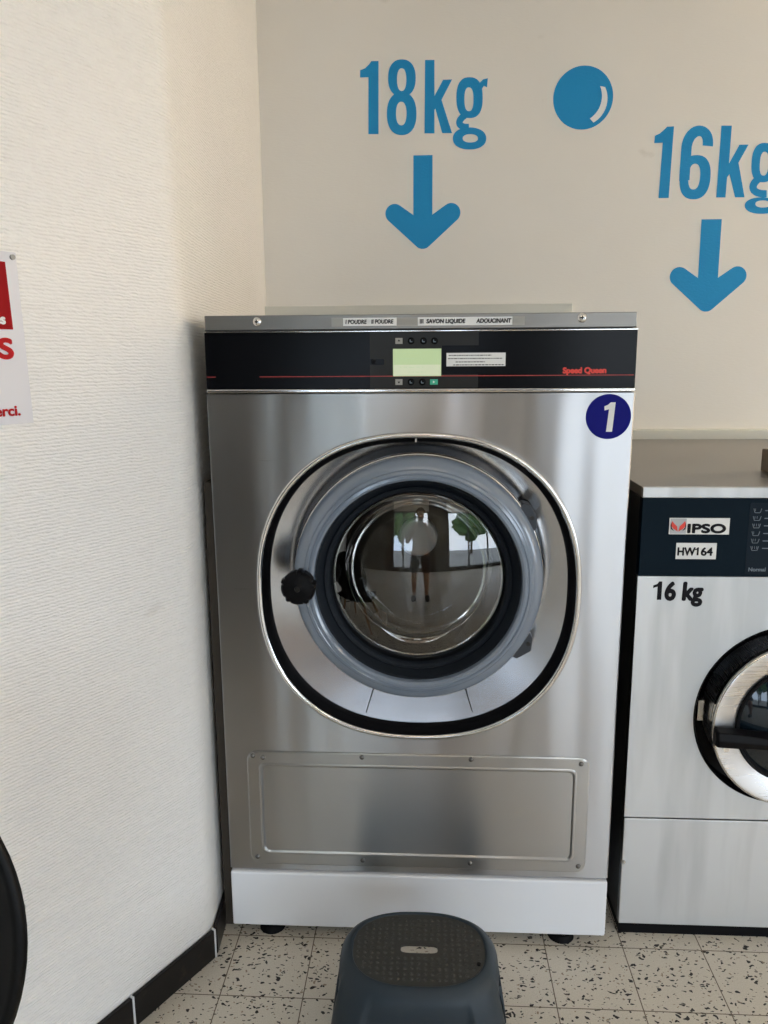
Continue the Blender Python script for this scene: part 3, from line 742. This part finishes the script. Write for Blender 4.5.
def lever():
    bm = bmesh.new(); loops = []
    for x, h, y0, y1 in ((.712, .020, -.064, -.082), (.716, .024, -.063, -.090), (.76, .023, -.063, -.092), (.80, .020, -.063, -.094), (.86, .018, -.06, -.100), (.93, .022, -.06, -.102)):
        zc = .600-.01*(x-.71)/.2
        loops.append([(x, Y2+y0, zc-h), (x, Y2+y1, zc-h*.8), (x, Y2+y1-.006, zc), (x, Y2+y1, zc+h*.8), (x, Y2+y0, zc+h)])
    return loft(bm, loops, cap0=True, cap1=True)
hd = obj('door_handle', lever(), M_knob, d2o, bevel=.003)
obj('handle_screw', cyl((.745, Y2-.058, .566), (.745, Y2-.070, .566), .007), M_bright, hd, smooth=40)
obj('latch_plate', box(.700, .716, Y2+.012, Y2+.05, .60, .655), M_bright, T2, bevel=.003)

# dark side board between return wall and washer; leaflet box on the small washer
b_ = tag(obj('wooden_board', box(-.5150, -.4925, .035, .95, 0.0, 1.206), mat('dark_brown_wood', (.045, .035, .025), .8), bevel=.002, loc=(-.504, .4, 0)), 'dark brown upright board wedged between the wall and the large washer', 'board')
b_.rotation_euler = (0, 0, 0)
t = thing('leaflet_holder', (.97, .26, 1.195), 'small brown box with a pale flap on top of the smaller washer', 'box')
obj('tray', box(.915, 1.06, .15, .33, 1.1955, 1.255), mat('brown_card', (.16, .13, .10), .7), t, bevel=.003)
bm = bmesh.new(); v = [bm.verts.new(p) for p in ((.905, .14, 1.268), (1.06, .14, 1.256), (1.06, .335, 1.256), (.91, .335, 1.268))]; bm.faces.new(v)
bmesh.ops.solidify(bm, geom=bm.faces[:], thickness=.003); obj('flap', bm, M_dwhite, t)

# ------------------------------------------------------------------ step stool
SX, SY, SH = .008, -.325, .25
T3 = thing('step_stool', (SX, SY, 0), 'dark slate plastic step stool with dotted oval top and hand hole', 'step stool')
def sloop(a, b, z, n=2.6, k=120, cy=SY, front=0):
    o = []
    for i in range(k):
        x, y = se(a, b, 2*PI*i/k, n)
        o.append((SX+x, cy+y, z))
    return o
def stool_body():
    # sections; the long sides are pressed in between the corner legs
    k = 144; secs = [(.206, .168, 0.0, 3.2), (.203, .165, .03, 3.2), (.194, .157, .10, 3.1), (.187, .150, .15, 3.0), (.180, .143, .19, 2.9), (.170, .133, .222, 2.7), (.161, .124, .238, 2.6), (.152, .115, .247, 2.5), (.147, .110, .2500, 2.5)]
    bm = bmesh.new(); loops = []
    for a, b, z, n in secs:
        lp = []
        for i in range(k):
            t_ = 2*PI*i/k; x, y = se(a, b, t_, n)
            # pressed-in panel on front and back
            if z < .215:
                def press(u, lim, w_): 
                    q = max(0, min(1, (lim-abs(u))/w_)); return q*q*(3-2*q)
                e = min(1, max(0, (.215-z)/.035))
                y -= math.copysign(.016*press(x, .118, .014)*e, y) if abs(y) > b*.6 else 0
                x -= math.copysign(.013*press(y, .075, .014)*e, x) if abs(x) > a*.8 else 0
            lp.append((SX+x, SY+y, z))
        loops.append(lp)
    inner = []
    for a, b, z, n in ((.143, .106, .2495, 2.5), (.141, .104, .2475, 2.5)): inner.append([(SX+se(a, b, 2*PI*i/k, n)[0], SY+se(a, b, 2*PI*i/k, n)[1], z) for i in range(k)])
    loft(bm, loops+inner)
    cut = [f for f in bm.faces if f.calc_center_median().z < .145 and (abs(f.calc_center_median().x-SX) < .105 or abs(f.calc_center_median().y-SY) < .07)]
    bmesh.ops.delete(bm, geom=cut, context='FACES'); return bm
so = obj('body', stool_body(), M_stool, T3, smooth=45)
m_ = so.modifiers.new('thickness', 'SOLIDIFY'); m_.thickness = .003; m_.offset = -1
def stool_top():
    k = 144; bm = bmesh.new()
    o1 = [(SX+se(.1415, .1045, 2*PI*i/k, 2.5)[0], SY+se(.1415, .1045, 2*PI*i/k, 2.5)[1], .2478) for i in range(k)]
    hole = []
    for i in range(k):
        x, y = se(.0395, .0125, 2*PI*i/k, 4.5); hole.append((SX+.001+x, SY-.001+y, .2478))
    h2 = [(x, y, .243) for x, y, z in hole]; o2 = [(x, y, .236) for x, y, z in o1]
    loft(bm, [o2, o1, hole, h2]); return bm
tp = obj('top', stool_top(), M_stooltop, T3, smooth=30)
bm = bmesh.new()
sx_ = .0165
for i in range(-9, 10):
    for j in range(-8, 9):
        x = i*sx_/1.15; y = j*sx_/1.15
        if (abs(x)/.132)**2.5+(abs(y)/.096)**2.5 > 1: continue
        if abs(x) < .048 and abs(y) < .021: continue
        q = [(0, .0016), (.0028, .0010), (.0040, 0)]
        lo = [bm.verts.new((SX+x+.0048*math.cos(a*PI/4), SY+y+.0048*math.sin(a*PI/4), .2475)) for a in range(8)]
        hi = [bm.verts.new((SX+x+.0026*math.cos(a*PI/4), SY+y+.0026*math.sin(a*PI/4), .2496)) for a in range(8)]
        for a in range(8): bm.faces.new((lo[a], lo[(a+1) % 8], hi[(a+1) % 8], hi[a]))
        bm.faces.new(hi)
g_ = obj('grip_studs', bm, M_stooltop, tp, smooth=60)
bm = cyl((SX+.126, SY-.040, .2478), (SX+.126, SY-.040, .2500), .0042, n=16); obj('plug', bm, M_black, tp)

# ------------------------------------------------------------------ notice on the oblique wall
r_ = Vector((-DN.x, -DN.y, 0)); n_ = Vector((nrm.x, nrm.y, 0)); u_ = Vector((0, 0, 1))
E0 = Vector((-.7085, -.4015, 1.681)); E1 = Vector((-.7035, -.3945, 1.3825))
T4 = thing('wall_notice', tuple(E1 - r_*.2), 'white notice with red block and red lettering on the left wall', 'sign')
SO = E1 + n_*.0015
bm = bmesh.new()
def sp(a, z, d=0): return SO + r_*a + u_*z + n_*d
w_, h_ = .42, .2985
for d in (0, .002):
    pass
front = [sp(-w_, 0, .002), sp(0, 0, .002), sp(-.0055, h_, .002), sp(-w_, h_, .002)]; back = [q - n_*.002 for q in front]
F = [bm.verts.new(q) for q in front]; B = [bm.verts.new(q) for q in back]; bm.faces.new(F); bm.faces.new(B[::-1])
for i in range(4): bm.faces.new((F[i], F[(i+1) % 4], B[(i+1) % 4], B[i]))
sg = obj('board', bm, mat('notice_white', (.66, .66, .70), .45), T4)
M_nred = mat('notice_red', (.42, .008, .012), .6, spec=.15)
def quad_on(a0, a1, z0, z1, d, m, name, parent, lean=0):
    bm = bmesh.new(); f = [bm.verts.new(sp(*q)) for q in ((a0, z0, d), (a1, z0, d), (a1-lean, z1, d), (a0, z1, d))]; bm.faces.new(f)
    bmesh.ops.solidify(bm, geom=bm.faces[:], thickness=.0003); return obj(name, bm, m, parent)
rb = quad_on(-.385, -.0235, .166, .281, .0026, M_nred, 'red_block', sg, .0035)
fr = (SO, r_, u_, n_)
text('lettering', 'L', -.0440, .2380, .060, .0032, M_white, rb, 1.0, .0016, 'RIGHT', frame=fr)
text('lettering', 'articles', -.0370, .1755, .024, .0032, M_white, rb, 1.0, .0010, 'RIGHT', frame=fr)
text('lettering', 'TAPIS', -.0270, .1165, .048, .0030, M_nred, sg, 1.3, .0022, 'RIGHT', frame=fr)
text('lettering', 'Merci.', -.0240, .0155, .0255, .0030, M_nred, sg, 1.1, .0008, 'RIGHT', frame=fr)
pn = cyl(sp(-.013, .290, .001), sp(-.013, .290, .006), .0045, n=20); obj('pin', pn, M_dwhite, sg, smooth=40)

# ------------------------------------------------------------------ black shell chair at the lower left
TX, TY = -.7215, -.86
T5 = thing('shell_chair', (TX, TY-.2, 0), 'black moulded chair at the lower left edge beside the white wall', 'chair')
def shell():
    bm = bmesh.new(); G = []
    nu, nv = 28, 40
    for j in range(nv+1):
        v = j/nv; row = []
        for i in range(nu+1):
            u = -1+2*i/nu
            if v < .45:      # seat, from its front edge to the back
                q = v/.45; y = TY-.43+.37*q; z = .455-.03*q-.02*math.sin(PI*q) - (.03*(1-q)**3); hw_ = .20+.03*q; cup = .03*u*u
                row.append((TX+u*hw_*(1-.10*max(0, .3-q)/.3*abs(u)), y+0*u, z+cup))
            else:
                q = (v-.45)/.55; z = .425+.56*q**.9; y = TY-.06+.075*math.sin(q*PI/2); zc = .70
                hw_ = .215*math.sqrt(max(0.02, 1-((z-.72)/.27)**2.0)) if z > .5 else .19
                if z < .5: hw_ = .23-.105*(z-.425)/.075
                row.append((TX+u*hw_, y-.06*u*u*(1-.4*q), z+.03*u*u*(1-q)**2))
        G.append([bm.verts.new(p_) for p_ in row])
    for a, b in zip(G, G[1:]):
        for i in range(nu): bm.faces.new((a[i], a[i+1], b[i+1], b[i]))
    return bm
sh = obj('shell', shell(), mat('black_shell_plastic', (.003, .003, .003), .4, spec=.15), T5, smooth=80)
sm = sh.modifiers.new('thickness', 'SOLIDIFY'); sm.thickness = .012
M_woodleg = mat('beech_leg', (.42, .26, .13), .5)
for sx_ in (-1, 1):
    for sy_ in (-1, 1):
        obj('leg', cyl((TX+sx_*.12, TY-.24+sy_*.12, .412), (TX+sx_*.20, TY-.24+sy_*.21, 0), .016, .011, 16), M_woodleg, T5, smooth=40)
bm = bmesh.new(); cyl((TX-.14, TY-.38, .36), (TX+.14, TY-.10, .36), .006, n=10, bm=bm); cyl((TX+.14, TY-.38, .36), (TX-.14, TY-.10, .36), .006, n=10, bm=bm); obj('brace', bm, M_knob, T5)
obj('bolt', cyl((TX+.172, TY+.01, .735), (TX+.172, TY-.035, .735), .007, n=16), M_screw, sh, smooth=40)

# ------------------------------------------------------------------ ceiling lamps
M_lamp = mat('lamp_diffuser', (.9, .9, .88), .5, emit=(1, .80, .56), es=LAMP)
k = 0
for x, y in ((.1, -2.7), (1.9, -2.7), (.1, -4.0), (1.9, -4.0), (3.9, -2.7)):
    t = thing('ceiling_light', (x, y, CZ), 'long ceiling light %s' % ['nearest the large washer', 'in front of the smaller washer', 'near the shop window at left', 'near the shop window, second from left', 'by the right wall'][k], 'ceiling light', 'ceiling lights'); k += 1
    obj('housing', box(x-.60, x+.60, y-.09, y+.09, CZ-.05, CZ), M_paint, t, bevel=.004)
    obj('diffuser', box(x-.57, x+.57, y-.07, y+.07, CZ-.065, CZ-.0505), M_lamp, t, bevel=.004)

t = thing('added_fill_light', (3.4, YB, 2.1), 'added warm fill light, an upright tube out of frame at right', 'fill light')  # unseen warm light, added to brighten the return wall
obj('bracket', box(3.37, 3.43, YB-.06, YB, 1.45, 2.75), M_paint, t, bevel=.004)
obj('tube', cyl((3.4, YB-.11, 1.5), (3.4, YB-.11, 2.7), .045, n=24), mat('warm_fill_glow', (.9, .9, .85), .5, emit=(1, .78, .52), es=72), t, smooth=40)

# ------------------------------------------------------------------ outside, seen in reflections
M_pave = mat('pavement', (.24, .235, .22), .8)
struct(obj('ground_outside', box(-25, 25, -30, YF-.21, -.12, -.02), M_pave))
def leaf_mat():
    m = mat('foliage', (.05, .12, .03), .7); n = N(m, 'ShaderNodeTexNoise'); n.inputs['Scale'].default_value = 6; n.inputs['Detail'].default_value = 6
    L(m, coords(m), n.inputs['Vector']); L(m, ramp(m, n.outputs[0], [(.4, (.015, .04, .01)), (.62, (.14, .25, .07))]), P(m).inputs['Base Color']); return m
M_leaf = leaf_mat(); M_bark = mat('bark', (.08, .06, .04), .9)
def tree(x, y, h, r, label):
    t = thing('street_tree', (x, y, 0), label, 'tree', 'street trees outside')
    obj('trunk', cyl((x, y, -.05), (x+.1, y, h*.6), .16, .09, 12), M_bark, t, smooth=40)
    bm = bmesh.new(); bmesh.ops.create_icosphere(bm, subdivisions=5, radius=1)
    for v in bm.verts:
        p_ = v.co.copy(); d = 1+.35*noise.noise(p_*2+Vector((x, y, 0)))+.22*noise.noise(p_*7)+.1*noise.noise(p_*18)
        v.co = Vector((x+p_.x*r*d, y+p_.y*r*d, h*.72+p_.z*h*.36*d))
    obj('crown', bm, M_leaf, t, smooth=60)
tree(-3.8, -12, 5.2, 2.0, 'leafy street tree outside, left of the shop window')
tree(-2.2, -17, 6.0, 1.6, 'leafy street tree outside behind the photographer')
tree(6.5, -15, 5.5, 2.0, 'leafy street tree outside at the right')

# ------------------------------------------------------------------ the person who stands before the washer, seen only mirrored in its door
def skin(name, verts, edges, radii, m, parent=None, sub=2):
    me = bpy.data.meshes.new(name); org = Vector((0, 0, 0))
    if parent is not None: org = parent.location.copy() if parent.parent is None else parent.parent.location.copy()
    me.from_pydata([Vector(v)-org for v in verts], edges, []); o = bpy.data.objects.new(name, me); COL.objects.link(o)
    if parent is not None: o.parent = parent
    me.materials.append(m)
    sk_ = o.modifiers.new('skin', 'SKIN'); sk_.use_smooth_shade = True
    for i, r in enumerate(radii):
        d = me.skin_vertices[0].data[i]; d.radius = (r, r) if not isinstance(r, tuple) else r; d.use_root = (i == 0)
    sb = o.modifiers.new('smooth', 'SUBSURF'); sb.levels = sub; sb.render_levels = sub
    return o
PX, PY = .03, -2.22
T6 = thing('person', (PX, PY, 0), 'person in a light shirt and dark shorts holding a phone, mirrored in the round door', 'person')
V = []; Ed = []; Rr = []
def chain(start, pts):
    prev = start
    for p_, r in pts:
        V.append(p_); Rr.append(r)
        if prev is not None: Ed.append((prev, len(V)-1))
        prev = len(V)-1
    return prev
M_skin = mat('skin', (.50, .30, .20), .5); M_hair = mat('hair', (.03, .02, .015), .6)
M_shirt = mat('pale_shirt', (.52, .50, .48), .8); M_short = mat('dark_shorts', (.02, .025, .035), .8); M_shoe = mat('dark_shoe', (.02, .02, .02), .5)
pel = chain(None, [((PX, PY, .95), (.155, .11))])
ch_ = chain(pel, [((PX, PY, 1.10), (.14, .10)), ((PX, PY, 1.27), (.155, .11)), ((PX, PY, 1.40), (.15, .10))])
nk = chain(ch_, [((PX, PY, 1.50), (.06, .06)), ((PX, PY+.02, 1.57), (.055, .06)), ((PX, PY+.03, 1.64), (.07, .085)), ((PX, PY+.03, 1.72), (.078, .095)), ((PX, PY+.02, 1.79), (.06, .075))])
wr = []
for s_ in (-1, 1):
    chain(pel, [((PX+s_*.10, PY, .86), .095), ((PX+s_*.11, PY+.01, .68), .078), ((PX+s_*.115, PY+.015, .50), .058), ((PX+s_*.12, PY, .36), .056), ((PX+s_*.125, PY-.01, .12), .036), ((PX+s_*.13, PY, .06), .042), ((PX+s_*.14, PY+.12, .035), (.042, .03))])
    hx = PX+s_*.055
    wr.append(chain(ch_, [((PX+s_*.17, PY, 1.41), .062), ((PX+s_*.23, PY+.03, 1.27), .048), ((PX+s_*.25, PY+.07, 1.13), .040), ((PX+s_*.17, PY+.22, 1.24), .036), ((hx+s_*.045, PY+.345, 1.36), .024), ((hx+s_*.035, PY+.375, 1.40), (.034, .018))]))
    for f in range(4):      # fingers closing round the phone
        z0 = 1.435-.021*f+.012; ln = (.9, 1, .95, .78)[f]
        chain(len(V)-1-(0 if f == 0 else 3*f), [((hx+s_*.035, PY+.385, z0), .009), ((hx+s_*.018, PY+.402+.008, z0+.003), .008), ((hx-s_*.012*ln, PY+.412, z0+.002), .007)])
    chain(wr[-1], [((hx+s_*.022, PY+.36, 1.425), .011), ((hx+s_*.005, PY+.365, 1.45), .009)])
skin('body', V, Ed, Rr, M_skin, T6)
sv = [(PX, PY, .93), (PX, PY, 1.10), (PX, PY, 1.27), (PX, PY, 1.40), (PX, PY+.0, 1.46)] ; sr_ = [(.175, .13), (.16, .12), (.175, .13), (.165, .115), (.08, .08)]; se_ = [(0, 1), (1, 2), (2, 3), (3, 4)]
for s_ in (-1, 1):
    n0 = len(sv); sv += [(PX+s_*.175, PY, 1.41), (PX+s_*.235, PY+.03, 1.27), (PX+s_*.245, PY+.055, 1.19)]; sr_ += [.075, .065, .062]; se_ += [(3, n0), (n0, n0+1), (n0+1, n0+2)]
skin('shirt', sv, se_, sr_, M_shirt, T6)
sv = [(PX, PY, .96), (PX, PY, .88)]; sr_ = [(.165, .125), (.16, .125)]; se_ = [(0, 1)]
for s_ in (-1, 1):
    n0 = len(sv); sv += [(PX+s_*.105, PY, .80), (PX+s_*.115, PY+.01, .66), (PX+s_*.12, PY+.012, .53)]; sr_ += [.105, .095, .088]; se_ += [(1, n0), (n0, n0+1), (n0+1, n0+2)]
skin('shorts', sv, se_, sr_, M_short, T6)
bm = bmesh.new(); bmesh.ops.create_icosphere(bm, subdivisions=4, radius=1)
for v in list(bm.verts):
    p_ = v.co.copy(); v.co = Vector((PX+p_.x*.088, PY+.012+p_.y*.108, 1.755+p_.z*.085))
bmesh.ops.delete(bm, geom=[v for v in bm.verts if v.co.z < 1.74 and v.co.y > PY-.02], context='VERTS')
obj('hair', bm, M_hair, T6, smooth=80)
for s_ in (-1, 1):
    obj('shoe', loft(bmesh.new(), [[(PX+s_*.135+.048*math.cos(a*PI/12)*w_, PY+.06+.145*math.sin(a*PI/12)*w_, z) for a in range(24)] for z, w_ in ((0, .95), (.03, 1), (.06, .85), (.085, .55))], cap0=True, cap1=True), M_shoe, T6, smooth=50)
    obj('eye', LY(PX+s_*.032, 1.705, [(0, PY+.122), (.008, PY+.120), (.012, PY+.112)], 16), M_white, T6, smooth=60)
obj('nose', loft(bmesh.new(), [[(PX-.006, PY+.115, 1.70), (PX+.006, PY+.115, 1.70), (PX, PY+.125, 1.70)], [(PX-.016, PY+.110, 1.66), (PX+.016, PY+.110, 1.66), (PX, PY+.142, 1.662)]], cap0=True, cap1=True), M_skin, T6, bevel=.003)
tag(obj('phone', box(PX-.04, PX+.035, -1.8300, -1.8215, 1.365, 1.515), M_gloss2, bevel=.003, loc=(PX, -1.825, 1.365)), 'black phone held upright by the person', 'phone')
